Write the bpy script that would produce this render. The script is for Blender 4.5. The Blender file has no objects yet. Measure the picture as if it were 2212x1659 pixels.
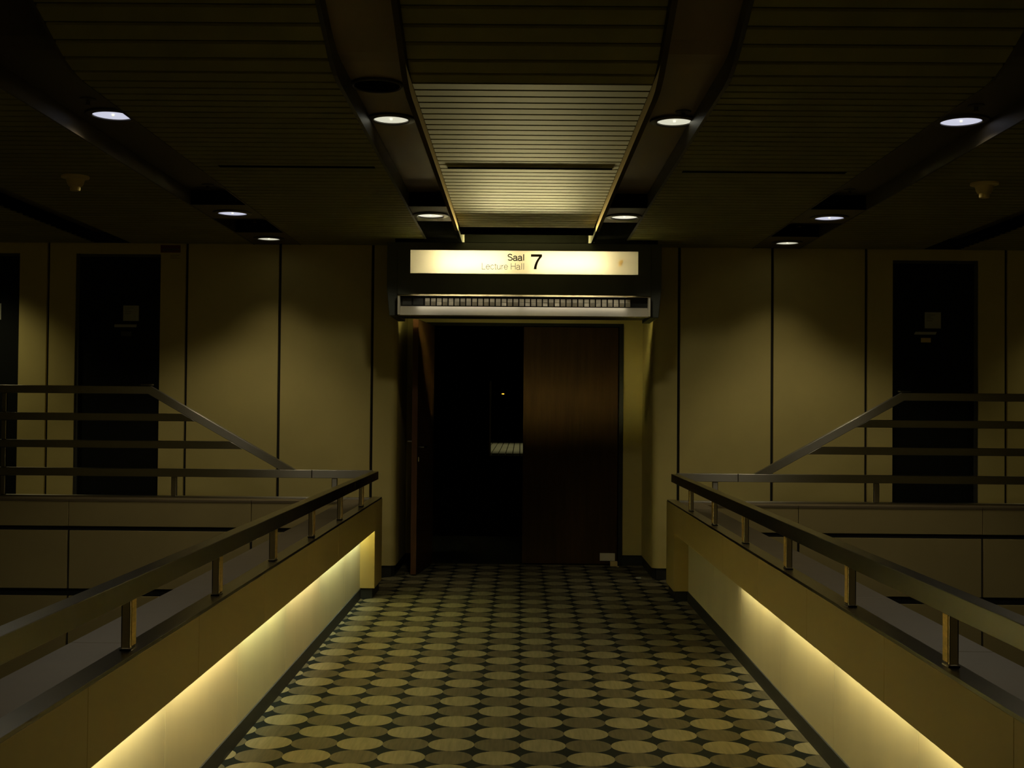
import bpy, bmesh, math, random
from mathutils import Vector, Matrix
random.seed(7)
SC = bpy.context.scene
COL = SC.collection
PI = math.pi

# ------------------------------------------------------------------ materials
def nodes_of(name):
    m = bpy.data.materials.new(name); m.use_nodes = True
    nt = m.node_tree; b = nt.nodes['Principled BSDF']
    return m, nt, b

def mat(name, col, rough=.6, metal=0.0, noise=0.0, nscale=6.0, bump=0.0, bscale=60.0, spec=None, aniso=None, stretch=None):
    m, nt, b = nodes_of(name)
    b.inputs['Base Color'].default_value = (*col, 1)
    b.inputs['Roughness'].default_value = rough
    b.inputs['Metallic'].default_value = metal
    if spec is not None: b.inputs['Specular IOR Level'].default_value = spec
    if aniso is not None: b.inputs['Anisotropic'].default_value = aniso
    tc = nt.nodes.new('ShaderNodeTexCoord')
    mp = nt.nodes.new('ShaderNodeMapping')
    nt.links.new(tc.outputs['Object'], mp.inputs['Vector'])
    if stretch: mp.inputs['Scale'].default_value = stretch
    if noise > 0:
        n = nt.nodes.new('ShaderNodeTexNoise'); n.inputs['Scale'].default_value = nscale
        n.inputs['Detail'].default_value = 5; n.inputs['Roughness'].default_value = .6
        nt.links.new(mp.outputs['Vector'], n.inputs['Vector'])
        mr = nt.nodes.new('ShaderNodeMapRange')
        mr.inputs['From Min'].default_value = .3; mr.inputs['From Max'].default_value = .7
        mr.inputs['To Min'].default_value = 1 - noise; mr.inputs['To Max'].default_value = 1 + noise
        nt.links.new(n.outputs['Fac'], mr.inputs['Value'])
        mx = nt.nodes.new('ShaderNodeVectorMath'); mx.operation = 'SCALE'
        mx.inputs[0].default_value = col
        nt.links.new(mr.outputs['Result'], mx.inputs['Scale'])
        nt.links.new(mx.outputs['Vector'], b.inputs['Base Color'])
    if bump > 0:
        n2 = nt.nodes.new('ShaderNodeTexNoise'); n2.inputs['Scale'].default_value = bscale
        nt.links.new(mp.outputs['Vector'], n2.inputs['Vector'])
        bp = nt.nodes.new('ShaderNodeBump'); bp.inputs['Strength'].default_value = bump
        bp.inputs['Distance'].default_value = .002
        nt.links.new(n2.outputs['Fac'], bp.inputs['Height'])
        nt.links.new(bp.outputs['Normal'], b.inputs['Normal'])
    return m

def emis(name, col, strength):
    m, nt, b = nodes_of(name)
    b.inputs['Base Color'].default_value = (*col, 1)
    b.inputs['Emission Color'].default_value = (*col, 1)
    b.inputs['Emission Strength'].default_value = strength
    return m

M = {}
M['wall'] = mat('tan wall laminate', (.64, .525, .19), .55, noise=.05, nscale=2.2, bump=.05)
M['fascia'] = mat('tan parapet panel', (.46, .345, .10), .5, noise=.04, nscale=2.5, bump=.05)
M['recess'] = mat('cream recess panel', (.66, .58, .32), .55, noise=.07, nscale=1.3, bump=.05, stretch=(1.6, 1.6, .6))
M['slab'] = mat('grey stone coping', (.170, .126, .064), .6, noise=.07, nscale=3)
M['wing'] = mat('brown tan wing panel', (.40, .31, .12), .6, noise=.06, nscale=1.8)
M['gap'] = mat('black joint', (.012, .012, .009), .8)
M['plinth'] = mat('black plinth', (.014, .014, .011), .6)
def steel_mat(name, brush, col=(.36, .335, .28), rough=.30):
    m = mat(name, col, rough, 1.0, noise=.06, nscale=3, aniso=.85)
    nt = m.node_tree; b = nt.nodes['Principled BSDF']
    g = nt.nodes.new('ShaderNodeNewGeometry')
    c = nt.nodes.new('ShaderNodeVectorMath'); c.operation = 'CROSS_PRODUCT'; c.inputs[1].default_value = brush
    nt.links.new(g.outputs['Normal'], c.inputs[0]); nt.links.new(c.outputs[0], b.inputs['Tangent'])
    return m
M['steel'] = steel_mat('steel brushed along the bridge', (0, 1, 0))
M['steelx'] = steel_mat('steel brushed across', (1, 0, 0))
M['steeld'] = {s_: steel_mat('steel brushed along the slope', Vector((s_ * 1.19, 0, .669)).normalized()) for s_ in (-1, 1)}
M['recess_glint'] = mat('painted recess glint', (.80, .58, .20), .55, 0.9, noise=.14, nscale=20, stretch=(1, 1, 4))  # gold tone paints in the lit recess mirrored by the steel posts
M['steelpost'] = mat('post steel', (.30, .26, .18), .25, 1.0, noise=.10, nscale=14)
M['slat'] = mat('painted ceiling slat', (.27, .245, .092), .72, noise=.10, nscale=3, spec=.15)
M['trough'] = mat('dark trough metal', (.085, .064, .034), .55, 0.2, noise=.06, nscale=2)
M['trough_lit'] = mat('trough metal with painted glow', (.24, .17, .09), .4, 0.3, noise=.06, nscale=2)  # lightened copy of the trough metal, painting in light on the inner troughs
M['trim'] = mat('ceiling trim', (.045, .036, .02), .45, noise=.05)
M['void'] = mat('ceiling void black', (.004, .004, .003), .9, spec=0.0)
M['flange'] = mat('ceiling flange', (.085, .066, .036), .9, spec=0.0)
M['boxblack'] = mat('sign housing dark', (.065, .070, .055), .5, noise=.05)
M['alu'] = mat('satin aluminium', (.80, .74, .62), .42, 0.55, noise=.03, nscale=2)
M['lip'] = mat('polished lip', (.85, .80, .68), .25, 1.0)
M['cell'] = mat('grille cell', (.55, .49, .36), .5, 0.3, noise=.35, nscale=14)
M['door'] = mat('black door', (.008, .009, .007), .6, spec=.15)
M['doorwood'] = mat('dark wood veneer', (.046, .023, .007), .6, spec=.12, noise=.25, nscale=4, stretch=(6, 6, .5))
M['dooredge'] = mat('red brown lipping', (.11, .042, .012), .5, noise=.15, nscale=5, stretch=(6, 6, .5))
M['frame'] = mat('dark frame', (.05, .05, .042), .5)
M['paper'] = mat('paper', (.42, .42, .34), .8, noise=.03)
M['papertxt'] = mat('grey print', (.12, .12, .10), .8)
M['chrome'] = mat('chrome', (.75, .74, .70), .15, 1.0)
M['beige'] = mat('yellowed plastic', (.72, .54, .20), .5)
M['red'] = mat('dull red plate', (.16, .025, .02), .6)
M['ltr'] = mat('sign lettering brown', (.030, .018, .008), .7)
M['ltr2'] = mat('sign lettering olive grey', (.07, .062, .035), .7)
M['wood'] = mat('pale wood slats', (.52, .44, .28), .6, noise=.15, nscale=5)
M['white'] = mat('white interior', (.85, .82, .72), .8)
M['lampring'] = mat('lamp ring', (.05, .042, .03), .35, .3)
M['cool'] = emis('cool lamp', (.80, .82, 1.0), .72)
M['warm'] = emis('warm lamp', (.92, .90, .70), .72)
M['wmid'] = emis('warm white lamp', (.95, .92, .72), .9)
M['orange'] = emis('orange indicator', (1, .42, .03), 2.2)
M['gasket'] = mat('rubber', (.02, .02, .018), .7)

def sign_face_mat():
    m = bpy.data.materials.new('opal sign acrylic'); m.use_nodes = True
    nt = m.node_tree; nt.nodes.clear()
    out = nt.nodes.new('ShaderNodeOutputMaterial')
    tr = nt.nodes.new('ShaderNodeBsdfTranslucent'); tr.inputs['Color'].default_value = (.93, .88, .70, 1)
    df = nt.nodes.new('ShaderNodeBsdfDiffuse'); df.inputs['Color'].default_value = (.8, .74, .55, 1)
    # yellowed stain where tape once stuck, with its own shape
    tc = nt.nodes.new('ShaderNodeTexCoord')
    mix = nt.nodes.new('ShaderNodeMixShader'); mix.inputs[0].default_value = .12
    nt.links.new(tr.outputs[0], mix.inputs[1]); nt.links.new(df.outputs[0], mix.inputs[2])
    nt.links.new(mix.outputs[0], out.inputs['Surface'])
    return m
M['opal'] = sign_face_mat()
M['stain'] = bpy.data.materials.new('tape residue'); M['stain'].use_nodes = True
_nt = M['stain'].node_tree; _nt.nodes.clear()
_o = _nt.nodes.new('ShaderNodeOutputMaterial'); _t = _nt.nodes.new('ShaderNodeBsdfTranslucent'); _t.inputs['Color'].default_value = (.9, .72, .38, 1)
_nt.links.new(_t.outputs[0], _o.inputs['Surface'])

A = .2042
def carpet_mat():
    m, nt, b = nodes_of('circle pattern carpet')
    L = nt.links.new
    b.inputs['Roughness'].default_value = .95
    b.inputs['Specular IOR Level'].default_value = .1
    tc = nt.nodes.new('ShaderNodeTexCoord')
    # small wobble for the woven, slightly jagged edges
    wob = nt.nodes.new('ShaderNodeTexNoise'); wob.inputs['Scale'].default_value = 260
    L(tc.outputs['Object'], wob.inputs['Vector'])
    sub = nt.nodes.new('ShaderNodeVectorMath'); sub.operation = 'SUBTRACT'
    sub.inputs[1].default_value = (.5, .5, .5); L(wob.outputs['Color'], sub.inputs[0])
    sc = nt.nodes.new('ShaderNodeVectorMath'); sc.operation = 'SCALE'; sc.inputs['Scale'].default_value = .006
    L(sub.outputs[0], sc.inputs[0])
    ad = nt.nodes.new('ShaderNodeVectorMath'); ad.operation = 'ADD'
    L(tc.outputs['Object'], ad.inputs[0]); L(sc.outputs[0], ad.inputs[1])
    sep = nt.nodes.new('ShaderNodeSeparateXYZ'); L(ad.outputs[0], sep.inputs[0])
    def mth(op, a, bb=None, c=None):
        n = nt.nodes.new('ShaderNodeMath'); n.operation = op
        for i, v in enumerate((a, bb, c)):
            if v is None: continue
            if isinstance(v, (int, float)): n.inputs[i].default_value = v
            else: L(v, n.inputs[i])
        return n.outputs[0]
    u = mth('DIVIDE', mth('ADD', sep.outputs['X'], .029 + 40 * A), A)
    v = mth('DIVIDE', mth('ADD', sep.outputs['Y'], -(5.304 - .1021) + 60 * A), A)
    fu, fv = mth('FLOOR', u), mth('FLOOR', v)
    cu = mth('SUBTRACT', mth('SUBTRACT', u, fu), .5)
    cv = mth('SUBTRACT', mth('SUBTRACT', v, fv), .5)
    r2 = mth('ADD', mth('MULTIPLY', cu, cu), mth('MULTIPLY', cv, cv))
    inside = mth('LESS_THAN', r2, .505 * .505)
    par = mth('MODULO', mth('ADD', fu, fv), 2.0)
    par = mth('GREATER_THAN', par, .5)
    n1 = nt.nodes.new('ShaderNodeTexNoise'); n1.inputs['Scale'].default_value = 7
    mp = nt.nodes.new('ShaderNodeMapping'); mp.inputs['Rotation'].default_value = (0, 0, .5); mp.inputs['Scale'].default_value = (9, .8, 1)
    L(tc.outputs['Object'], mp.inputs['Vector']); L(mp.outputs['Vector'], n1.inputs['Vector'])
    n1.inputs['Detail'].default_value = 4
    var = nt.nodes.new('ShaderNodeMapRange'); var.inputs['From Min'].default_value = .3; var.inputs['From Max'].default_value = .7
    var.inputs['To Min'].default_value = .86; var.inputs['To Max'].default_value = 1.14
    L(n1.outputs['Fac'], var.inputs['Value'])
    mixc = nt.nodes.new('ShaderNodeMix'); mixc.data_type = 'RGBA'
    mixc.inputs['A'].default_value = (.098, .086, .048, 1)
    mixc.inputs['B'].default_value = (.205, .178, .094, 1)
    L(par, mixc.inputs['Factor'])
    svar = nt.nodes.new('ShaderNodeVectorMath'); svar.operation = 'SCALE'
    L(mixc.outputs['Result'], svar.inputs[0]); L(var.outputs['Result'], svar.inputs['Scale'])
    mix2 = nt.nodes.new('ShaderNodeMix'); mix2.data_type = 'RGBA'
    mix2.inputs['A'].default_value = (.0095, .0115, .009, 1)
    L(svar.outputs[0], mix2.inputs['B']); L(inside, mix2.inputs['Factor'])
    L(mix2.outputs['Result'], b.inputs['Base Color'])
    return m
M['carpet'] = carpet_mat()

# ------------------------------------------------------------------ mesh helpers
class MB:
    def __init__(s): s.bm = bmesh.new()
    def box(s, x0, x1, y0, y1, z0, z1):
        x0, x1 = min(x0, x1), max(x0, x1); y0, y1 = min(y0, y1), max(y0, y1); z0, z1 = min(z0, z1), max(z0, z1)
        v = [s.bm.verts.new(p) for p in ((x0, y0, z0), (x1, y0, z0), (x1, y1, z0), (x0, y1, z0), (x0, y0, z1), (x1, y0, z1), (x1, y1, z1), (x0, y1, z1))]
        for f in ((0, 3, 2, 1), (4, 5, 6, 7), (0, 1, 5, 4), (1, 2, 6, 5), (2, 3, 7, 6), (3, 0, 4, 7)):
            s.bm.faces.new([v[i] for i in f])
        return s
    def prism(s, pts, axis, a, b):
        """pts: 2-D outline. axis 'x': (y,z) extruded x a..b ; 'y': (x,z) ; 'z': (x,y)"""
        def P(p, t):
            return {'x': (t, p[0], p[1]), 'y': (p[0], t, p[1]), 'z': (p[0], p[1], t)}[axis]
        A0 = [s.bm.verts.new(P(p, a)) for p in pts]; B0 = [s.bm.verts.new(P(p, b)) for p in pts]
        n = len(pts)
        for i in range(n):
            s.bm.faces.new((A0[i], A0[(i + 1) % n], B0[(i + 1) % n], B0[i]))
        s.bm.faces.new(A0[::-1]); s.bm.faces.new(B0)
        return s
    def lathe(s, prof, cx, cy, n=40, cap0=True, cap1=True):
        rings = []
        for r, z in prof:
            rings.append([s.bm.verts.new((cx + r * math.cos(2 * PI * i / n), cy + r * math.sin(2 * PI * i / n), z)) for i in range(n)])
        for k in range(len(rings) - 1):
            for i in range(n):
                s.bm.faces.new((rings[k][i], rings[k][(i + 1) % n], rings[k + 1][(i + 1) % n], rings[k + 1][i]))
        if cap0: s.bm.faces.new(rings[0][::-1])
        if cap1: s.bm.faces.new(rings[-1])
        return s
    def tube(s, pts, r, n=10):
        pts = [Vector(p) for p in pts]; rings = []
        for i, p in enumerate(pts):
            d = (pts[min(i + 1, len(pts) - 1)] - pts[max(i - 1, 0)]).normalized()
            a = d.orthogonal().normalized() if abs(d.z) > .95 else d.cross(Vector((0, 0, 1))).normalized()
            b = d.cross(a)
            rings.append([s.bm.verts.new(p + a * r * math.cos(2 * PI * k / n) + b * r * math.sin(2 * PI * k / n)) for k in range(n)])
        for k in range(len(rings) - 1):
            for i in range(n):
                s.bm.faces.new((rings[k][i], rings[k][(i + 1) % n], rings[k + 1][(i + 1) % n], rings[k + 1][i]))
        s.bm.faces.new(rings[0][::-1]); s.bm.faces.new(rings[-1])
        return s
    def ribbon(s, pts, w, y, t=.003):
        """flat lettering stroke in the XZ plane, at depth y, with mitred joins"""
        n = len(pts); L = []; R = []
        P = [Vector((p[0], p[1])) for p in pts]
        for i in range(n):
            d0 = (P[i] - P[i - 1]).normalized() if i > 0 else None
            d1 = (P[i + 1] - P[i]).normalized() if i < n - 1 else None
            if d0 is None: d0 = d1
            if d1 is None: d1 = d0
            n0 = Vector((-d0.y, d0.x)); n1 = Vector((-d1.y, d1.x))
            m = (n0 + n1)
            if m.length < 1e-6: m = n0
            m.normalize(); k = min(1 / max(m.dot(n0), .35), 2.2)
            L.append(P[i] + m * w / 2 * k); R.append(P[i] - m * w / 2 * k)
        for yy, flip in ((y, False), (y + t, True)):
            vl = [s.bm.verts.new((p.x, yy, p.y)) for p in L]; vr = [s.bm.verts.new((p.x, yy, p.y)) for p in R]
            for i in range(n - 1):
                f = (vl[i], vl[i + 1], vr[i + 1], vr[i])
                s.bm.faces.new(f[::-1] if flip else f)
            if not flip: a0, b0 = vl, vr
        for i in range(n - 1):
            s.bm.faces.new((a0[i], a0[i + 1], vl[i + 1], vl[i])); s.bm.faces.new((b0[i], vr[i], vr[i + 1], b0[i + 1]))
        return s
    def build(s, name, m, parent=None, bevel=0, smooth=False, origin=None):
        bmesh.ops.recalc_face_normals(s.bm, faces=s.bm.faces)
        me = bpy.data.meshes.new(name)
        if origin is not None:
            bmesh.ops.translate(s.bm, verts=s.bm.verts, vec=-Vector(origin))
        s.bm.to_mesh(me); s.bm.free()
        if smooth:
            for p in me.polygons: p.use_smooth = True
        o = bpy.data.objects.new(name, me); me.materials.append(m); COL.objects.link(o)
        if origin is not None: o.location = origin
        if parent is not None:
            o.parent = parent
            w_ = Vector((0, 0, 0)); q_ = parent
            while q_ is not None: w_ += Vector(q_.location); q_ = q_.parent
            o.location = Vector(o.location) - w_
        if bevel:
            b = o.modifiers.new('bevel', 'BEVEL'); b.width = bevel; b.segments = 2; b.limit_method = 'ANGLE'
        if smooth:
            e = o.modifiers.new('edges', 'EDGE_SPLIT'); e.split_angle = math.radians(35)
        return o

def tag(o, label=None, cat=None, group=None, kind=None):
    if label: o['label'] = label
    if cat: o['category'] = cat
    if group: o['group'] = group
    if kind: o['kind'] = kind
    return o
def thing(name, loc, label, cat, group=None, kind=None):
    o = bpy.data.objects.new(name, None); COL.objects.link(o); o.location = loc
    o.empty_display_size = .1
    return tag(o, label, cat, group, kind)
def struct(name, loc, label=None, cat=None):
    o = thing(name, loc, label, cat, kind='structure'); return o
def area_light(name, loc, rot, sx, sy, power, col, spread=None):
    l = bpy.data.lights.new(name, 'AREA'); l.shape = 'RECTANGLE'; l.size = sx; l.size_y = sy
    l.energy = power; l.color = col
    if spread: l.spread = spread
    o = bpy.data.objects.new(name, l); COL.objects.link(o); o.location = loc; o.rotation_euler = rot
    return o
def spot(name, loc, power, col, angle=80, blend=.5, aim=(0, 0, -1), r=.04):
    l = bpy.data.lights.new(name, 'SPOT'); l.energy = power; l.color = col
    l.spot_size = math.radians(angle); l.spot_blend = blend; l.shadow_soft_size = r
    o = bpy.data.objects.new(name, l); COL.objects.link(o); o.location = loc
    o.rotation_euler = Vector(aim).to_track_quat('-Z', 'Y').to_euler()
    return o

# ------------------------------------------------------------------ key dimensions
XF = 1.175          # corridor face of the bridge parapets
XP = 1.29           # face of the lit recess panel
XO = 1.443          # outer edge of the stone coping
Y0 = -1.6           # near end of everything
YPN, YPF = 9.67, 10.16   # parapet end pillar
YW = 10.92          # back wall face
YD = 11.88          # lecture hall door plane
YT = 9.75           # front face of the side wings
ZC = 2.95           # slat ceiling
ZT = 3.05           # trough top

# ------------------------------------------------------------------ floor
f = MB()
f.box(-XF - .12, XF + .12, Y0, YPF, -.25, 0)
f.box(-6.5, 6.5, YPF, YD + .02, -.25, 0)
floor = f.build('floor', M['carpet']); tag(floor, kind='structure')
MB().box(-1.3, 1.3, YD + .02, 16.4, -.25, 0).box(-4, 4, 16.4, 22.6, -.30, -.25).build('vestibule_floor', M['plinth'], floor)
st = MB()
for s in (-1, 1):
    for k in range(4):
        x0 = 1.75 + .3 * k
        st.box(s * x0, s * (x0 + .3) if k < 3 else s * 6.5, YPF, YW, 0, .1625 * (k + 1))
stairs = st.build('floor_steps', M['carpet'], floor)

# ------------------------------------------------------------------ bridge parapets
SIDES = {-1: 'left', 1: 'right'}
joints = {-1: [7.72, 6.60, 5.49, 4.37, 3.25, 2.13, 1.0], 1: [7.35, 6.26, 5.20, 4.10, 3.03, 1.97, .9]}
for s in (-1, 1):
    p = thing('bridge_parapet', (s * 1.3, 4, 0),
              'tan panelled bridge parapet with a lit recess, on the %s of the carpet' % SIDES[s], 'parapet')
    # upper fascia, panels split by hairline joints
    ys = [Y0] + sorted(joints[s]) + [YPN]
    fa = MB()
    for a, b in zip(ys[:-1], ys[1:]):
        fa.box(s * XF, s * (XF + .022), a + .0015, b - .0015, .534, .755)
    fa.box(s * (XF + .006), s * (XF + .03), Y0, YPN, .55, .75)
    fa.build('fascia_panel', M['fascia'], p, bevel=.0015)
    # lit recess panel
    rp = MB(); ys2 = sorted(joints[s] + ([8.83] if s < 0 else [8.42]))
    ys2 = [Y0] + ys2 + [YPN]
    for a, b in zip(ys2[:-1], ys2[1:]):
        rp.box(s * XP, s * (XP + .02), a + .002, b - .002, .08, .72)
    rp.box(s * (XP + .004), s * (XP + .03), Y0, YPN, .08, .72)
    rp.build('recess_panel', M['recess'], p)
    # core behind, soffit above the lamp, coping
    MB().box(s * (XP + .03), s * (XO - .02), Y0, YPN, -.25, .735).build('core', M['gap'], p)
    MB().box(s * (XF + .03), s * (XP + .03), Y0, YPN, .72, .735).build('recess_soffit', M['white'], p)
    # end pillar
    pl = MB()
    pl.box(s * XF, s * (XO - .02), YPN, YPF, .08, .755)
    pl.build('end_pillar', M['fascia'], p, bevel=.004)
    MB().box(s * (XP - .007), s * (XP + .03), Y0, YPN, 0, .08).build('plinth', M['plinth'], p)
    MB().box(s * (XF + .02), s * (XO - .04), YPN + .015, YPF - .015, 0, .08).build('pillar_plinth', M['plinth'], p)
    # outer cladding of the bridge
    MB().box(s * (XO - .02), s * (XO - .003), Y0, YT, -1.6, .735).build('outer_cladding', M['wing'], p)
    # stone coping with transverse joints
    cp = MB(); y = Y0; cj = sorted([2.75 + 1.1 * k for k in range(-3, 7)])
    ys3 = [Y0] + [c for c in cj if c > Y0 + .2] + [YT]
    for a, b in zip(ys3[:-1], ys3[1:]):
        cp.box(s * (XF + .078), s * XO, a + .0015, b - .0015, .735, .757)
    cp.box(s * (XF + .078), s * XO, YT + .0015, YPF - .21, .735, .757)
    cp.build('stone_coping', M['slab'], p, bevel=.002)
    MB().box(s * (XF + .078), s * XO, YPF - .096, YPF, .735, .757).build('rear_coping', M['slab'], p, bevel=.002)
    MB().box(s * (XF + .078), s * XO, YPF - .206, YPF - .10, .737, .768).build('steel_cap', M['steelx'], p, bevel=.0015)
    MB().box(s * XF, s * (XF + .074), Y0, YPF - .04, .755, .768).build('steel_cap', M['steel'], p, bevel=.0015)

    # fluorescent tubes in the recess (real light sources hidden behind the fascia)
    segs = list(zip(ys2[:-1], ys2[1:]))
    for i, (a, b) in enumerate(segs):
        if b - a < .5 or b < 3.3: continue
        if s > 0 and a > 7.3: continue       # the tube beside the right pillar is dead
        c = [(1, .93, .62), (1, .90, .58), (.94, 1, .66)][i % 3]
        if s < 0 and a > 7: c = (.90, .98, .68)
        if s > 0: c = (1, .92, .58)
        n = max(1, round((b - a) / 1.1))
        for k in range(n):
            aa = a + (b - a) * k / n; bb = a + (b - a) * (k + 1) / n
            area_light('recess_tube_light', (s * (XF + .072), (aa + bb) / 2, .585), (0, s * math.radians(-58), 0),
                       .026, (bb - aa) * .94, (6.6 if s < 0 else 4.7) * (bb - aa), c, math.radians(150))

# wings: parapets that run sideways off the bridge
seam = [2.17, 3.625, 5.08, 6.535]
for s in (-1, 1):
    w = thing('wing_parapet', (s * 3.5, 9.95, .0), 'tan panelled wing parapet on the %s of the bridge with black joint lines' % SIDES[s], 'parapet')
    MB().box(s * (XO + .004), s * 6.5, YT + .03, YPF, -3, .735).build('core', M['gap'], w)
    up = MB(); lo = MB(); lo2 = MB()
    xs = [XO + .001] + seam
    for a, b in zip(xs[:-1], xs[1:]):
        up.box(s * (a + .002), s * (b - .002), YT, YT + .03, .54, .737)
        lo.box(s * (a + (.009 if a > 2 else 0)), s * (b - .009), YT, YT + .03, .045, .505)
        lo2.box(s * (a + (.009 if a > 2 else 0)), s * (b - .009), YT, YT + .03, -3, -.015)
    up.build('upper_panels', M['wing'], w, bevel=.002)
    lo.build('middle_panels', M['wing'], w, bevel=.002)
    lo2.build('lower_panels', M['wing'], w, bevel=.002)
    cp = MB()
    xs = [XO + .001] + seam
    for a, b in zip(xs[:-1], xs[1:]):
        cp.box(s * (a + .0015), s * (b - .0015), YT - .004, YPF - .21, .737, .757)
    cp.build('stone_coping', M['slab'], w, bevel=.002)
    MB().box(s * (XO + .001), s * 6.5, YPF - .206, YPF - .10, .737, .768).build('steel_cap', M['steelx'], w, bevel=.0015)
    MB().box(s * (XO + .001), s * 6.5, YPF - .096, YPF, .737, .757).build('rear_coping', M['slab'], w, bevel=.002)

# ------------------------------------------------------------------ handrails
def post_mesh(x, y, z0, z1, s):
    return MB().box(x - s * .015, x + s * .015, y, y + .05, z0, z1)
RY0, RY1 = 9.945, 10.005      # wing rails
for s in (-1, 1):
    h = thing('bridge_handrail', (s * 1.2, 5, .768), 'square steel handrail on short posts along the %s side of the bridge' % SIDES[s], 'handrail')
    rail = MB()
    cut = 8.47
    rail.box(s * XF, s * (XF + .057), Y0, cut - .001, .927, .992)
    rail.box(s * XF, s * (XF + .057), cut + .001, 9.86, .927, .992)
    rail.build('rail', M['steel'], h, bevel=.003)
    for k in range(-2, 6):
        y = (3.67 if s < 0 else 3.55) + 1.08 * k
        po = post_mesh(s * 1.213, y, .772, .927, s).build('post', M['steelpost'], h, bevel=.005)
        MB().box(s * (1.213 - .017), s * (1.213 + .017), y - .002, y + .052, .768, .773).build('foot', M['steel'], po)
        MB().box(s * (1.213 - .0175), s * (1.213 - .014), y + .005, y + .045, .782, .927).build('recess_glint_strip', M['recess_glint'], po)  # added strip, its colour stands for recess light reflected in the post
    # wing rails
    g = thing('wing_handrail', (s * 3, 9.97, .768), 'stepped steel railing of flat bars rising to four rails on the %s wing' % SIDES[s], 'railing')
    r = MB()
    r.box(s * (XF + .059), s * 1.725, RY0, RY1, .927, .992)
    r.box(s * 1.728, s * 6.5, RY0, RY1, .927, .992)
    r.build('lower_rail', M['steelx'], g, bevel=.003)
    # diagonal + top rail: one bent bar outline in XZ
    t = .064
    a = Vector((1.86, .992)); b = Vector((3.05, 1.661))
    d = (b - a).normalized(); nrm = Vector((d.y, -d.x))      # toward below
    lowx = lambda z: (a + nrm * t).x + (z - (a + nrm * t).y) * d.x / d.y
    pts = [(a.x, .992), (b.x, 1.661), (6.5, 1.661), (6.5, 1.597), (lowx(1.597), 1.597), (lowx(.992), .992)]
    MB().prism([(s * q[0], q[1]) for q in pts], 'y', RY0, RY1).build('sloping_top_rail', M['steeld'][s], g, bevel=.003)
    for z in (1.408, 1.187):
        x0 = lowx(z + .031) ; x1 = lowx(z - .031)
        MB().prism([(s * x0, z + .031), (s * 6.5, z + .031), (s * 6.5, z - .031), (s * x1, z - .031)], 'y', RY0 + .002, RY1 - .002).build('middle_rail', M['steelx'], g, bevel=.003)
    for x in (1.545, 2.85):
        MB().box(s * (x - .022), s * (x + .022), RY0 + .015, RY0 + .045, .768, .927).build('post', M['steelx'], g, bevel=.005)
    for z0, z1 in ((.768, .927), (.992, 1.156), (1.218, 1.377), (1.439, 1.597)):
        MB().box(s * 4.225, s * 4.265, RY0 + .015, RY0 + .045, z0, z1).build('post', M['steelx'], g, bevel=.005)

# ------------------------------------------------------------------ back wall
NX = 1.14   # half width of the door niche
wall = struct('wall_back', (0, YW, 0))
bk = MB()
for s in (-1, 1):
    bk.box(s * (NX + .03), s * 3.265, YW + .03, YW + .12, 0, ZC + .12)
    bk.box(s * 3.265, s * 4.025, YW + .03, YW + .12, 2.858, ZC + .12)
    if s > 0: bk.box(4.025, 6.5, YW + .03, YW + .12, 0, ZC + .12)
    else:
        bk.box(-4.025, -4.528, YW + .03, YW + .12, 0, ZC + .12)
        bk.box(-4.528, -5.265, YW + .03, YW + .12, 2.858, ZC + .12)
        bk.box(-5.265, -6.5, YW + .03, YW + .12, 0, ZC + .12)
bk.build('wall_backing', M['gap'], wall)
def wpanel(x0, x1, z0=.10, z1=2.955):
    MB().box(x0, x1, YW, YW + .03, z0, z1).build('wall_panel', M['wall'], wall, bevel=.003)
G = .012
ZT0 = ZC + .005
for s in (-1, 1):
    # rounded corner panel into the niche
    R = .06; pts = []
    pts.append((s * (1.366 - G), YW)); 
    for k in range(9):
        a = PI / 2 * k / 8
        pts.append((s * (NX + R - R * math.sin(a)), YW + R - R * math.cos(a)))
    pts += [(s * NX, YD), (s * (NX + .03), YD), (s * (NX + .03), YW + .03), (s * (1.366 - G), YW + .03)]
    MB().prism(pts, 'z', .10, ZC + .02).build('corner_panel', M['wall'], wall, smooth=True)
    wpanel(s * (1.366 + G), s * (2.196 - G)); wpanel(s * (2.196 + G), s * (3.03 - G))
    # panel around the door
    pts = [(3.03 + G, .10), (3.03 + G, 2.955), (4.27 - G, 2.955), (4.27 - G, .10), (4.025, .10), (4.025, 2.858), (3.265, 2.858), (3.265, .10)]
    dp = MB(); dp.box(s * (3.03 + G), s * 3.265, YW, YW + .03, .1, 2.955); dp.box(s * 4.025, s * (4.27 - G), YW, YW + .03, .1, 2.955)
    dp.box(s * 3.265, s * 4.025, YW, YW + .03, 2.858, 2.955)
    dp.build('door_surround_panel', M['wall'], wall)
    MB().box(s * (NX + .04), s * 6.5, YW + .012, YW + .03, 0, .10).build('plinth', M['plinth'], wall)
wpanel(4.27 + G, 5.1 - G); wpanel(5.1 + G, 6.5)
dp = MB(); dp.box(-(4.27 + G), -4.528, YW, YW + .03, .1, 2.955); dp.box(-4.528, -5.265, YW, YW + .03, 2.858, 2.955); dp.box(-5.265, -6.5, YW, YW + .03, .1, 2.955)
dp.build('door_surround_panel', M['wall'], wall)

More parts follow.
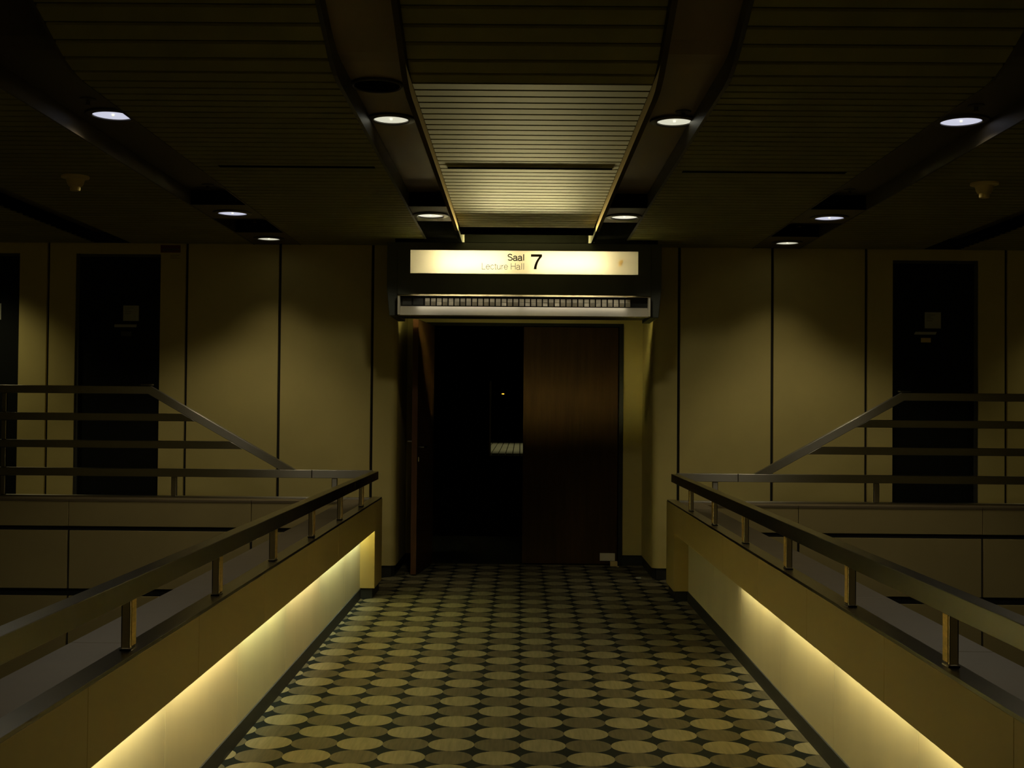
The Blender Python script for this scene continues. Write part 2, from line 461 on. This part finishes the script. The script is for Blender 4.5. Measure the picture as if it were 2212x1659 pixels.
# niche: black plinths, beige back strips, lintel, soffit
nw = struct('wall_niche', (0, YD, 0))
for s in (-1, 1):
    MB().box(s * .955, s * (NX + .02), YD, YD + .05, .10, 2.335).build('side_strip', M['wall'], nw)
    MB().box(s * .955, s * (NX + .02), YD + .012, YD + .05, 0, .10).build('plinth', M['plinth'], nw)
    MB().box(s * (NX + .012), s * (NX + .03), YW + .05, YD, 0, .10).build('side_plinth', M['plinth'], nw)
MB().box(-NX - .02, NX + .02, YD, YD + .05, 2.335, ZC).build('lintel', M['wall'], nw)
MB().box(-NX - .03, NX + .03, YW - .0, YD, 2.46, 2.50).build('niche_soffit', M['void'], nw)

# the tan wall behind the viewer, which the steel rails mirror
wf_ = struct('wall_front', (0, -6, 0))
MB().box(-14, 14, -6.12, -6.03, -3, 4.4).build('wall_backing', M['gap'], wf_)
for k in range(-16, 16):
    MB().box(k * .83 + .012, (k + 1) * .83 - .012, -6.03, -6, -3, 4.4).build('wall_panel', M['wall'], wf_)
for x in (-8.6, -5.2, -2.2, 2.2, 5.2, 8.6):
    spot('downlight_and_fill_beam', (x, -4.6, 3.4), 46, (1, .93, .72), 130, .8, r=.09)  # unseen spots added to light this wall for highlights in the rails

# ------------------------------------------------------------------ doors
def side_door(idx, x_in, x_out, s, name):
    d = struct(name, (0, YW, .65))
    lx = .03
    MB().box(s * (x_in + .004), s * (x_out - lx), YW + .035, YW + .085, .65, 2.83).build('door_leaf', M['door'], d, bevel=.002)
    fr = MB()
    fr.box(s * (x_out - lx), s * x_out, YW + .012, YW + .10, .65, 2.858); fr.box(s * x_in, s * (x_out - lx), YW + .03, YW + .10, 2.832, 2.858)
    fr.build('door_frame', M['frame'], d)
    if idx == 3: return d
    hz = 1.688
    lv = MB().tube([(s * (x_in + .05), YW + .035, hz), (s * (x_in + .05), YW - .012, hz), (s * (x_in + .062), YW - .022, hz), (s * (x_in + .155), YW - .022, hz)], .009, 10)
    lv.build('door_handle', M['chrome'], d, smooth=True)
    bm = MB(); n = 20
    pts = [(s * (x_in + .022) + .013 * math.cos(2 * PI * k / n), 1.600 + .013 * math.sin(2 * PI * k / n)) for k in range(n)]
    bm.prism(pts, 'y', YW + .02, YW + .036); bm.build('lock_cylinder', M['chrome'], d)
    return d
side_door(1, 3.265, 4.025, -1, 'door_1')
side_door(2, 3.265, 4.025, 1, 'door_2')
side_door(3, 4.528, 5.265, -1, 'door_3')

# notices on the doors
def paper(x0, x1, z0, z1, label, name='paper_notice', lines=4, m='paper', yy=None, grp=None, cat='notice'):
    yy = YW + .0335 if yy is None else yy
    t = thing(name, ((x0 + x1) / 2, yy, z0), label, cat, grp)
    MB().box(x0, x1, yy, yy + .0015, z0, z1).build('sheet', M[m], t)
    if lines:
        tx = MB(); W = x1 - x0; H = z1 - z0
        for k in range(lines):
            zz = z1 - H * (.16 + .12 * k)
            w = W * [.55, .3, .45, .38, .5][k % 5]
            tx.box(x0 + W * .1, x0 + W * .1 + w, yy - .0008, yy, zz - H * .022, zz)
        tx.build('faint_print', M['papertxt'], t)
    return t
paper(-3.606, -3.466, 2.260, 2.398, 'square white paper notice taped to the black door left of the bridge')
paper(3.560, 3.704, 2.253, 2.398, 'square white paper notice taped to the black door right of the bridge')
paper(-4.845, -4.703, 2.262, 2.408, 'white paper notice cut by the left picture edge on the farthest left door')
def nameplate(x0, x1, z0, z1, slant, label, grp=None):
    yy = YW + .032
    t = thing('name_strip', ((x0 + x1) / 2, yy, z0), label, 'name strip', grp)
    MB().prism([(x0, z0), (x1 - slant, z0), (x1, z1), (x0 + slant, z1)], 'y', yy, yy + .003).build('strip', M['paper'], t)
nameplate(-3.685, -3.482, 2.203, 2.228, .004, 'thin grey strip below the paper notice on the left black door')
nameplate(3.465, 3.668, 2.198, 2.222, .012, 'thin grey strip below the paper notice on the right black door')
nameplate(-4.915, -4.712, 2.205, 2.228, .004, 'thin pale strip below the notice on the farthest left door')
paper(-3.622, -3.53, 2.123, 2.166, 'tiny dark bracketed label under the strip on the left black door', 'door_label', 0, 'frame', cat='label')
paper(3.527, 3.614, 2.128, 2.168, 'small plain tan label under the strip on the right black door', 'door_label', 0, 'beige', cat='label')
# red plate above the left door
t = thing('red_plate_sign', (-3.17, YW - .004, 2.86), 'small dull red plate sign above the right corner of the left black door', 'sign')
MB().box(-3.267, -3.09, YW - .004, YW, 2.872, 2.938).build('plate', M['red'], t)
tx = MB(); tx.box(-3.25, -3.10, YW - .006, YW - .004, 2.898, 2.908); tx.box(-3.25, -3.16, YW - .006, YW - .004, 2.884, 2.890)
tx.build('faint_print', M['papertxt'], t)
MB().box(-3.19, -3.07, YW - .002, YW, 2.81, 2.855).build('lower_label', M['wall'], t)
tx = MB()
for k, w in enumerate((.08, .06, .09)): tx.box(-3.18, -3.18 + w, YW - .003, YW - .002, 2.845 - .012 * k, 2.848 - .012 * k)
tx.build('faint_print', M['papertxt'], t)

# lecture hall double door
dd = struct('door_4', (0, YD, 0))
fr = MB()
for s in (-1, 1): fr.box(s * .915, s * .955, YD - .012, YD + .08, 0, 2.335)
fr.box(-.915, .915, YD - .012, YD + .08, 2.305, 2.335)
fr.build('door_frame', M['gap'], dd)
MB().box(-.012, .905, YD + .01, YD + .06, .012, 2.30).build('closed_door_leaf', M['doorwood'], dd, bevel=.003)
lf = MB(); hx, hy, ex, ey, T = -.925, YD - .02, -1.012, 11.02, .05
d = Vector((ex - hx, ey - hy)).normalized(); n_ = Vector((-d.y, d.x))
if n_.x < 0: n_ = -n_
q = [Vector((hx, hy)), Vector((ex, ey)), Vector((ex, ey)) + n_ * T, Vector((hx, hy)) + n_ * T]
lf.prism([(v.x, v.y) for v in q], 'z', .012, 2.30)
leaf = lf.build('open_door_leaf', M['doorwood'], dd)
eg = MB(); q2 = [Vector((ex, ey)) + d * .004, Vector((ex, ey)), Vector((ex, ey)) + n_ * T, Vector((ex, ey)) + n_ * T + d * .004]
eg.prism([(v.x, v.y) for v in q2], 'z', .012, 2.30); eg.build('door_edge', M['dooredge'], leaf)
c = Vector((ex, ey)) - d * .07
def lever(cx, cy, out, along, z):
    p0 = Vector((cx, cy)); p1 = p0 + out * .05; p2 = p1 + along * .11
    return MB().tube([(p0.x, p0.y, z), (p1.x, p1.y, z), (p1.x + along.x * .01, p1.y + along.y * .01, z), (p2.x, p2.y, z)], .009, 10)
ci = c + n_ * T
lever(ci.x, ci.y, n_, -d, 1.15).build('door_handle', M['chrome'], leaf, smooth=True)
lever(c.x, c.y, -n_, -d, 1.20).build('door_handle', M['chrome'], leaf, smooth=True)
MB().box(ci.x - .002, ci.x + .006, ci.y - .02, ci.y + .012, 1.02, 1.06).build('lock_cylinder', M['chrome'], leaf)
MB().box(ex - .055, ex - .012, ey + .02, ey + .05, 0.0, .022).build('floor_bolt', M['chrome'], leaf)
b_ = MB().box(.74, .885, YD - .0045, YD + .01, .045, .118)
b_.build('kick_plate', M['alu'], dd)
dstop = thing('door_stop', (.86, YD - .06, 0), 'small pale block door stop at the foot of the closed brown leaf', 'door stop')
MB().box(.835, .905, YD - .075, YD - .04, 0, .048).build('block', M['beige'], dstop, bevel=.003)
MB().box(.895, .915, YD - .12, YD - .09, 0, .006).build('tab', M['beige'], dstop)
lit = MB().box(1.005, 1.05, 10.98, 11.00, 0, .010)
o = lit.build('paper_scrap', M['paper'], origin=(1.03, 10.99, 0)); tag(o, 'tiny pale scrap lying on the dark carpet in front of the right niche corner', 'litter')

# dark rooms beyond the open leaf
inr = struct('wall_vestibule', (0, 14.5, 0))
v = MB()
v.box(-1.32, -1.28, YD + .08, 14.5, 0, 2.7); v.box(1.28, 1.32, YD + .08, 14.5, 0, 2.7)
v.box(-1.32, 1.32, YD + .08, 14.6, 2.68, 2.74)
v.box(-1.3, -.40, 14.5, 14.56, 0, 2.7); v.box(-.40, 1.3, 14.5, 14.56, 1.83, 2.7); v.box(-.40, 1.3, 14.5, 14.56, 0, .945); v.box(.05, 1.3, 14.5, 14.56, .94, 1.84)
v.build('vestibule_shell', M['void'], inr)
wf = MB(); wf.box(-.405, -.385, 14.485, 14.528, .945, 1.83)
wf.build('window_edge', M['trough'], inr)
vl = thing('ceiling_strip_light', (-.18, 14.2, 2.6), 'faint grey strip light under the vestibule ceiling above the dark doorway', 'ceiling light')
MB().box(-.36, -.02, 14.1, 14.2, 2.56, 2.60).build('diffuser', mat('dim diffuser', (.06, .055, .045), .6), vl)
cz = .90
ct = thing('slatted_counter', (-.2, 19, cz), 'pale wood slatted surface lit far beyond the open doorway', 'counter')
c_ = MB()
for k in range(-14, 15):
    x = -.04 + k * .077 * 1.25
    c_.box(x + .004, x + .088, 16.6, 21.8, cz - .04, cz)
c_.build('slats', M['wood'], ct)
for x in (-1.2, 1.1):
    for y in (16.8, 21.6): MB().box(x, x + .06, y, y + .06, -.25, cz - .04).build('leg', M['void'], ct)
area_light('counter_light', (-.2, 19.2, 2.6), (0, 0, 0), .5, 4.2, 3.0, (.95, 1, .62), math.radians(80))
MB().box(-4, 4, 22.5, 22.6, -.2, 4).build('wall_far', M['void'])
bpy.data.objects['wall_far']['kind'] = 'structure'
ol = thing('indicator_lamp', (-.325, 20, 1.745), 'tiny orange indicator lamp glowing in the dark far room', 'lamp')
MB().lathe([(.004, 1.738), (.020, 1.742), (.020, 1.752), (.004, 1.756)], -.325, 20, 12).build('lens', M['orange'], ol)
MB().tube([(-.325, 20, 1.755), (-.325, 20, 4.0)], .004, 6).build('cord', M['void'], ol)
# ------------------------------------------------------------------ sign box over the doors
CX = -.018; YB = 10.2
sb = thing('illuminated_sign', (CX, YB, 2.27), 'backlit Saal 7 Lecture Hall sign box above the dark doorway', 'sign')
hb = MB(); W = 1.055
# housing front plate around the opening, bottom, back and top
hb.box(CX - W, CX + W, YB, YB + .02, 2.822, 2.885)
hb.box(CX - W, CX - .95, YB, YB + .02, 2.626, 2.822); hb.box(CX + .95, CX + W, YB, YB + .02, 2.626, 2.822)
hb.box(CX - W, CX + W, YB, YB + .02, 2.445, 2.626)
hb.box(CX - W, CX + W, YB + .02, YW - .005, 2.30, 2.32)
hb.box(CX - W, CX + W, YB + .26, YB + .28, 2.32, 2.865)
hb.box(CX - W, CX + W, YB + .02, YB + .28, 2.60, 2.612)
hb.box(CX - W, CX + W, YB + .02, YB + .28, 2.85, 2.865)
hb.build('housing', M['boxblack'], sb)
MB().box(CX - W, CX + W, YB - .001, YB + .03, 2.884, 2.888).build('lip_mask', M['void'], sb)  # added black strip, hides wash light on the housing's top edge
for s in (-1, 1):
    pts = [(CX + s * W, 2.885), (CX + s * 1.145, 2.885), (CX + s * 1.145, 2.505), (CX + s * 1.122, 2.272), (CX + s * W, 2.272)]
    MB().prism(pts, 'y', YB + .012, YW - .005).build('end_cheek', M['boxblack'], sb, bevel=.004)
MB().box(CX - .95, CX + .95, YB + .008, YB + .014, 2.626, 2.822).build('opal_face', M['opal'], sb)
ib = MB()
ib.box(CX - .99, CX + .99, YB + .235, YB + .245, 2.60, 2.845); ib.box(CX - .99, CX + .99, YB + .03, YB + .24, 2.613, 2.618); ib.box(CX - .99, CX + .99, YB + .03, YB + .24, 2.843, 2.849)
ib.build('white_reflector', M['white'], sb)
for x in (-.43, .37):
    area_light('sign_tube_light', (CX + x, YB + .13, 2.722), (math.radians(-90), 0, 0), .58, .03, 8.3, (1, .95, .80))

# lettering: stroke glyphs on a 1-high cap box
def arc(cx, cy, rx, ry, a0, a1, n=14):
    return [(cx + rx * math.cos(math.radians(a0 + (a1 - a0) * i / n)), cy + ry * math.sin(math.radians(a0 + (a1 - a0) * i / n))) for i in range(n + 1)]
XH = .72
GL = {
 'S': (.66, [arc(.32, .755, .23, .215, 20, 180, 10)[0:] + arc(.32, .755, .23, .2, 180, 250, 6)[1:] + [(.42, .49)] + arc(.33, .245, .25, .215, 60, 0, 6) + arc(.33, .245, .25, .215, 0, -160, 12)[1:]]),
 'a': (.57, [[(.07, .53)] + arc(.26, .50, .19, .19, 160, 30, 8) + [(.45, .42), (.45, .12), (.47, .03), (.55, .03)],
             [(.45, .42), (.33, .39)] + arc(.22, .19, .17, .19, 90, 270, 12) + [(.32, .02), (.42, .1), (.45, .2)]]),
 'l': (.25, [[(.125, 0), (.125, 1)]]),
 'L': (.56, [[(.09, 1), (.09, .035), (.52, .035)]]),
 'e': (.56, [[(.06, .37), (.49, .37)] + arc(.275, .36, .22, .33, 5, 180, 14) + arc(.275, .36, .22, .33, 180, 325, 12)[1:]]),
 'c': (.52, [arc(.27, .36, .21, .33, 40, 320, 22)]),
 't': (.30, [[(.13, .9), (.13, .12), (.17, .03), (.27, .03)], [(.02, .69), (.27, .69)]]),
 'u': (.55, [[(.08, .70), (.08, .22)] + arc(.25, .2, .17, .18, 180, 300, 10) + [(.46, .18)], [(.46, .70), (.46, 0)]]),
 'r': (.33, [[(.09, .70), (.09, 0)], [(.09, .44), (.15, .6), (.31, .68)]]),
 'H': (.72, [[(.09, 1), (.09, 0)], [(.62, 1), (.62, 0)], [(.09, .52), (.62, .52)]]),
 ' ': (.28, []),
}
def word(txt, right, base, cap, wt, m, y, name, wide=1.0):
    cw = cap * wide; w = sum(GL[c][0] for c in txt) * cw; x = right - w; mb = MB()
    for c in txt:
        adv, strokes = GL[c]
        for st_ in strokes:
            mb.ribbon([(x + px * cw, base + pz * cap) for px, pz in st_], wt, y)
        x += adv * cw
    return mb.build(name, m, sb)
PXM = 2650 / 10.2
def sgx(px): return (px - 1124 - 2.9) / PXM - .04
def sgz(px, py): return 1.5 + (884 + .009 * (px - 1124) - py) / PXM
word('Saal', sgx(1133.5), sgz(1115, 562.0), .0535, .0082, M['ltr'], YB + .003, 'word_lettering', 1.32)
word('Lecture Hall', sgx(1133.5), sgz(1115, 581.6), .0535, .0040, M['ltr2'], YB + .003, 'word_lettering_light', 1.24)
sv = MB(); zb = sgz(1158, 581); zt = sgz(1158, 548.5); x0 = sgx(1147); x1 = sgx(1171); H7 = zt - zb
pts = [(x0, zt), (x1, zt), (x1, zt - H7 * .155)]
def bez(p0, p1, p2, n=8): return [tuple((1 - t) ** 2 * a + 2 * t * (1 - t) * b + t * t * c for a, b, c in zip(p0, p1, p2)) for t in [i / n for i in range(n + 1)]]
pts += bez((x1, zt - H7 * .155), (x1 - .042, zb + H7 * .5), (x1 - .046, zb))[1:]
pts += bez((x1 - .068, zb), (x1 - .062, zb + H7 * .45), (x1 - .024, zt - H7 * .165))
pts += [(x0, zt - H7 * .165)]
sv.prism(pts, 'y', YB + .003, YB + .006).build('numeral_seven', M['ltr'], sb)
sx = sgx(1342); sz = sgz(1342, 567)
MB().prism([(sx - .018, sz - .03), (sx - .006, sz - .034), (sx + .016, sz + .01), (sx + .020, sz + .022), (sx + .012, sz + .022), (sx + .012, sz + .034), (sx - .004, sz + .018), (sx - .02, sz + .008)], 'y', YB + .0145, YB + .0152).build('tape_stain', M['stain'], sb)

# air grille under the sign
HW = 1.045
u_ = MB()
u_.prism([(YB, 2.445), (YB - .072, 2.445), (YB - .0885, 2.432), (YB - .0885, 2.430), (YB, 2.437)], 'x', CX - HW, CX + HW)
gr = u_.build('air_grille', M['lip'], sb); gr['label'] = 'long aluminium air grille with a row of square cells'
for s in (-1, 1):
    x = CX + s * HW
    MB().prism([(YB - .080, 2.437), (YB, 2.437), (YB, 2.27), (YB - .080, 2.275)], 'x', x - s * .018, x).build('end_cap', M['alu'], gr, bevel=.001)
MB().prism([(YB - .030, 2.348), (YB - .082, 2.272), (YB - .074, 2.268), (YB + .0, 2.268), (YB + .0, 2.348)], 'x', CX - HW + .019, CX + HW - .019).build('sloping_panel', M['alu'], gr, bevel=.001)
for x in (-.46, .42):
    area_light('grille_tube_light', (CX + x, YB - .062, 2.431), (math.radians(-8), 0, 0), .86, .010, .16, (1, .93, .74))
MB().box(CX - HW + .02, CX + HW - .02, YB - .004, YB, 2.348, 2.434).build('dark_back', M['gap'], gr)
ce = MB(); xL = sgx(780 + 440 * .3165)
for k in range(35):
    x = xL + k * .0490
    dz = random.uniform(-.007, .005)
    ce.prism([(YB - .004, 2.358), (YB - .004, 2.388), (YB - .020 + dz, 2.386), (YB - .028 - dz, 2.356)], 'x', x, x + .038)
    ce.prism([(YB - .004, 2.389), (YB - .004, 2.417), (YB - .016, 2.417), (YB - .021, 2.388)], 'x', x, x + .038)
ce.build('square_cells', M['cell'], gr)
ce = MB()
for xa, xb in ((285, 345), (358, 425)):
    ce.box(sgx(780 + xa * .3165), sgx(780 + xb * .3165), YB - .010, YB - .004, 2.36, 2.416)
ce.build('blank_cells', M['frame'], gr)

# ------------------------------------------------------------------ ceiling
YB0, YB1, SLOPE = 5.45, 5.15, .40
def zc(y):
    if y >= YB0: return ZC
    if y >= YB1: return ZC + SLOPE / (2 * (YB0 - YB1)) * (YB0 - y) ** 2
    return ZC + SLOPE * (YB0 - YB1) / 2 + SLOPE * (YB1 - y)
def zslope(y): return 0 if y >= YB0 else (SLOPE / (YB0 - YB1) * (YB0 - y) if y >= YB1 else SLOPE)
YN = 3.3      # near end of the modelled ceiling
ceil = struct('ceiling', (0, 7, ZC))
def ypath(y0, y1, step=.12):
    ys = [y0]
    while ys[-1] + step < y1: ys.append(ys[-1] + step)
    ys.append(y1); return ys
# slat rows by arc length
rows = []; y = 10.90; P = .114
while y > YN:
    sl = math.sqrt(1 + zslope(y) ** 2); y2 = y - P / sl
    rows.append((y, y2)); y = y2
def slats(x0, x1, ymax, name='slat_panel'):
    b = MB()
    for ya, yb in rows:
        if ya > ymax: continue
        yb2 = yb + (ya - yb) * .21
        za, zb_ = zc(ya), zc(yb2)
        # folded strip with a slightly turned-up front edge
        b.prism([(ya, za), (yb2, zb_), (yb2, zb_ + .014), (yb2 + .004, zb_ + .014), (yb2 + .004, zb_ + .003), (ya - .003, za + .003), (ya - .003, za + .014), (ya, za + .014)], 'x', x0, x1)
    return b.build(name, M['slat'], ceil)
def sweep_strip(xa, xb, z_lo, z_hi, y0, y1, m, name, parent):
    """bar of constant section following the ceiling curve; z_* are offsets from the slat level"""
    b = MB(); ys = ypath(y0, y1)
    secs = []
    for y in ys:
        z = zc(y)
        secs.append([b.bm.verts.new(p) for p in ((xa, y, z + z_lo), (xb, y, z + z_lo), (xb, y, z + z_hi), (xa, y, z + z_hi))])
    for k in range(len(secs) - 1):
        for i in range(4):
            b.bm.faces.new((secs[k][i], secs[k][(i + 1) % 4], secs[k + 1][(i + 1) % 4], secs[k + 1][i]))
    b.bm.faces.new(secs[0][::-1]); b.bm.faces.new(secs[-1])
    return b.build(name, m, parent)
TI0, TI1 = .565, .855       # inner trough
TO0, TO1 = 2.02, 2.42       # outer trough
TE0, TE1 = 3.53, 3.85       # third trough
slats(-.535, .535, 9.78)
for s in (-1, 1):
    slats(s * (TI1 + .02), s * (TO0 - .01), 10.92)
    slats(s * (TO1 + .01), s * (TE0 - .01), 10.92)
    slats(s * (TE1 + .01), s * 5.6, 10.92)
    sweep_strip(s * .537, s * .562, -.062, .02, YN, 9.55, M['flange'], 'trim_flange', ceil)
    MB().box(s * .537, s * .562, 9.55, YW - .01, 2.888, 3.3).build('light_baffle', M['void'], ceil)  # added baffle, keeps the wash light off the side bays
    sweep_strip(s * TI1, s * (TI1 + .018), -.004, .11, YN, 10.9, M['trim'], 'trim_edge', ceil)
    sweep_strip(s * (TO0 - .012), s * TO0, -.004, .11, YN, 10.9, M['trough'], 'trim_edge', ceil)
    sweep_strip(s * TO1, s * (TO1 + .012), -.004, .11, YN, 10.9, M['trough'], 'trim_edge', ceil)
    for a, b2 in ((TI0, TI1), (TO0, TO1), (TE0, TE1)):
        sweep_strip(s * a, s * b2, .10, .115, YN, 10.9, M['trough_lit'] if a == TI0 else M['trough'], 'trough_top', ceil)
    # lamp plates, dropped to slat level, black upstand on the camera side
    for (xa, xb, ya, yb) in ((TI0, TI1, 8.76, 9.45), (TO0, TO1, 8.76, 9.40), (TO0, TO1, 10.14, 10.85)):
        MB().box(s * (xa + .002), s * (xb - .002), ya + .006, yb, ZC - .002, ZC + .006).build('lamp_plate', M['trough'], ceil)
        MB().box(s * (xa + .002), s * (xb - .002), ya, ya + .006, ZC - .002, ZT).build('lamp_plate_upstand', M['void'], ceil)
for s in (-1, 1): MB().box(s * (TI0 - .002), s * (TI1 - .001), 9.452, 10.9, ZC - .001, ZC + .004).build('dark_infill', M['void'], ceil)  # added black sheet, keeps the lit trough end dark
# solid backing above the slats (black void sheet)
b = MB(); ys = ypath(YN, 10.9)
def sheet(xa, xb, off, y1=10.95):
    bb = []
    for y in ypath(YN, y1):
        bb.append([b.bm.verts.new((xa, y, zc(y) + off)), b.bm.verts.new((xb, y, zc(y) + off)), b.bm.verts.new((xb, y, zc(y) + off + .02)), b.bm.verts.new((xa, y, zc(y) + off + .02))])
    for k in range(len(bb) - 1):
        for i in range(4):
            b.bm.faces.new((bb[k][i], bb[k][(i + 1) % 4], bb[k + 1][(i + 1) % 4], bb[k + 1][i]))
    b.bm.faces.new(bb[0][::-1]); b.bm.faces.new(bb[-1])
sheet(-.6, .6, .118, 9.78)
for s in (-1, 1): sheet(s * .6, s * 5.6, .118)
b.build('ceiling_void', M['void'], ceil)
MB().box(-.6, .6, 9.80, YW + .1, 3.3, 3.32).build('recess_top', M['void'], ceil)
MB().box(-.537, .537, 9.94, 9.95, 2.9165, 3.30).build('light_fin', M['void'], ceil)  # added fin, shades the slats beside the sign box from the wash light
for s in (-1, 1): MB().box(s * .563, s * 1.12, YB + .24, YW - .01, 2.866, ZC - .002).build('dark_filler', M['void'], ceil)  # added black block, hides the lit gap above the sign box
MB().box(-.6, .6, YW - .012, YW + .02, 2.86, 3.3).build('recess_back', M['void'], ceil)

# linear slot diffusers
for x0, x1, yy, w_, lab in ((-.49, .50, 7.36, .018, 'dark linear slot diffuser in the brightly lit centre ceiling strip'),
                   (-1.87, -.93, 7.36, .022, 'dark linear slot diffuser in the slatted ceiling left of the lit strip'),
                   (.93, 1.92, 7.42, .022, 'dark linear slot diffuser in the slatted ceiling right of the lit strip')):
    t = thing('slot_diffuser', ((x0 + x1) / 2, yy, ZC), lab, 'diffuser', 'ceiling slot diffusers')
    q = MB(); q.box(x0, x1, yy - w_, yy + w_, ZC - .0015, ZC - .0005); q.build('slot_body', M['void'], t)
    q = MB(); q.box(x0, x1, yy - w_ - .004, yy - w_, ZC - .0022, ZC - .0005); q.box(x0, x1, yy + w_, yy + w_ + .004, ZC - .0022, ZC - .0005)
    for k in (1, 2): xx = x0 + (x1 - x0) * k / 3; q.box(xx, xx + .012, yy - w_, yy + w_, ZC - .0025, ZC - .0015)
    q.build('slot_edges', M['void'], t)

# ------------------------------------------------------------------ downlights
def downlight(x, y, z, r, m, label, lit=True, ring=.04):
    t = thing('downlight', (x, y, z), label, 'ceiling light', 'round ceiling downlights')
    zz = z
    q = MB()
    ro = r + ring
    # flange ring: outer edge, rolled lip, inner throat
    q.lathe([(ro, zz), (ro - .004, zz - .010), (r + .006, zz - .014), (r, zz - .010), (r, zz - .002)], x, y, 48, False, False)
    q.build('flange', M['lampring'], t, smooth=True)
    if lit:
        # shallow reflector bowl giving off light
        q = MB().lathe([(r, zz - .004), (r * .8, zz + .004 - .006), (r * .5, zz - .001), (.02, zz - .001)], x, y, 40, False, True)
        q.build('reflector', m, t, smooth=True)
        MB().lathe([(.007, zz - .010), (.007, zz - .001)], x, y, 10).build('lamp_cap', M['wmid'], t)
    else:
        MB().lathe([(r, zz - .004), (r * .97, zz - .001), (.02, zz - .001)], x, y, 40, False, True).build('dark_bowl', M['void'], t, smooth=True)
    return t
LX, LO = .735, 2.23
for s in (-1, 1):
    sd = SIDES[s]
    downlight(s * (.745 if s < 0 else .77), 6.53, ZT, .092, M['warm'], 'lit round downlight at mid distance in the inner trough %s of the lit ceiling strip' % sd)
    downlight(s * .724, 9.14, ZC - .002, .097, M['wmid'], 'lit round downlight near the sign box in the inner trough on its %s' % sd)
    downlight(s * (2.22 if s < 0 else 2.28), 6.48, ZT, .105, M['cool'], 'bluish half-hidden downlight nearest the viewer, outer trough on the %s' % sd)
    downlight(s * (2.20 if s < 0 else 2.245), 9.11, ZC - .002, .105, M['cool'], 'bluish round downlight, middle one of three in the outer trough on the %s' % sd)
    downlight(s * (2.21 if s < 0 else 2.23), 10.48, ZC - .002, .093, M['warm'], 'pale round downlight closest to the back wall, outer trough on the %s' % sd)
    # light thrown by the outer rows
    for y, z, pw, an, bl, cc in ((10.44, ZC - .03, 8.5, 94, .8, (1, .88, .58)), (9.11, ZC - .03, 27, 84, .6, (1, .88, .60)),
                             (6.5, ZT - .03, 34, 146, .5, (1, .93, .74)), (3.95, 3.55, 17, 150, .5, (1, .93, .74)), (1.4, 3.9, 15, 150, .5, (1, .93, .74))):
        spot('downlight_and_fill_beam', (s * 2.22, y, z), pw, cc, an, bl, r=.09, aim=(s * .12, .5, -1) if y == 9.11 else (0, 0, -1))
    spot('downlight_and_fill_beam', (s * .724, 9.14, ZC - .03), 9, (1, .92, .66), 74, .35, r=.05, aim=(s * .5, .6, -1))
    spot('downlight_and_fill_beam', (s * (4.85 if s < 0 else 5.15), 10.38, ZC - .03), 24 if s < 0 else 16, (1, .9, .5), 110, .9, r=.09)
downlight(-.74, 5.84, ZT, .11, M['void'], 'unlit black round downlight in the trough nearer than the lit one on the left', lit=False, ring=.02)

# sprinklers
def sprinkler(x, y, z, label):
    t = thing('sprinkler_head', (x, y, z), label, 'sprinkler', 'sprinkler heads in the troughs')
    MB().lathe([(.042, z), (.040, z - .006), (.018, z - .010)], x, y, 24, False, True).build('rosette', M['trim'], t, smooth=True)
    q = MB().lathe([(.010, z - .010), (.010, z - .030)], x, y, 12); q.lathe([(.016, z - .032), (.016, z - .034)], x, y, 16)
    q.build('nozzle', M['trough'], t)
for s in (-1, 1):
    for y, w in ((6.16, 'nearest the viewer'), (8.53, 'halfway along the trough'), (10.0, 'farthest, close to the back wall')):
        if y > 9.9: y = 10.05
        sprinkler(s * 2.24, y, ZT, 'small round sprinkler head in the outer %s trough, %s' % (SIDES[s], w))
sprinkler(.79, 6.33, ZT, 'small sprinkler head just before the lit downlight in the inner right trough')
# smoke detectors
for s in (-1, 1):
    x, y, z = s * 2.87, 7.72, ZC
    t = thing('smoke_detector', (x, y, z), 'yellowed cone-shaped smoke detector on the slatted ceiling at the far %s' % SIDES[s], 'smoke detector', 'smoke detectors on the ceiling')
    MB().lathe([(.086, z), (.086, z - .012), (.060, z - .020)], x, y, 32, False, True).build('base', M['beige'], t, smooth=True)
    MB().lathe([(.058, z - .020), (.050, z - .050), (.040, z - .066)], x, y, 32, False, True).build('body', M['beige'], t, smooth=True)
    q = MB().lathe([(.032, z - .066), (.032, z - .088), (.028, z - .094)], x, y, 24, False, True)
    q.build('sensor_cap', M['beige'], t, smooth=True)

# ------------------------------------------------------------------ uplight behind the top lip of the sign box
for x in (-.23, .21):
    area_light('ceiling_wash_light', (x, 10.62, 2.908), (math.radians(-90), 0, 0), .38, .036, 460, (1, .86, .40))

# ------------------------------------------------------------------ world, camera, colour management
w = bpy.data.worlds.new('World'); SC.world = w; w.use_nodes = True
bg = w.node_tree.nodes['Background']; bg.inputs[0].default_value = (.55, .6, .35, 1); bg.inputs[1].default_value = .004

cam = bpy.data.cameras.new('camera'); co = bpy.data.objects.new('camera', cam); COL.objects.link(co)
F = 2650.0
cam.sensor_fit = 'HORIZONTAL'; cam.sensor_width = 36; cam.lens = 36 * F / 2212
cam.clip_start = .05; cam.clip_end = 200
RHO = .0088
yc = Vector((18.0, -54.5, -F)).normalized()
zc_ = Vector((RHO, 1, 0)); zc_ = (zc_ - yc * zc_.dot(yc)).normalized()
xc = yc.cross(zc_)
Rw = Matrix((xc, yc, zc_))     # rows are the world axes seen by the camera -> cam-to-world
co.matrix_world = Matrix.Translation((-.04, 0, 1.5)) @ Rw.to_4x4()
SC.camera = co
vs = SC.view_settings; vs.view_transform = 'Standard'; vs.look = 'None'; vs.gamma = 1; vs.exposure = 0; vs.use_curve_mapping = False
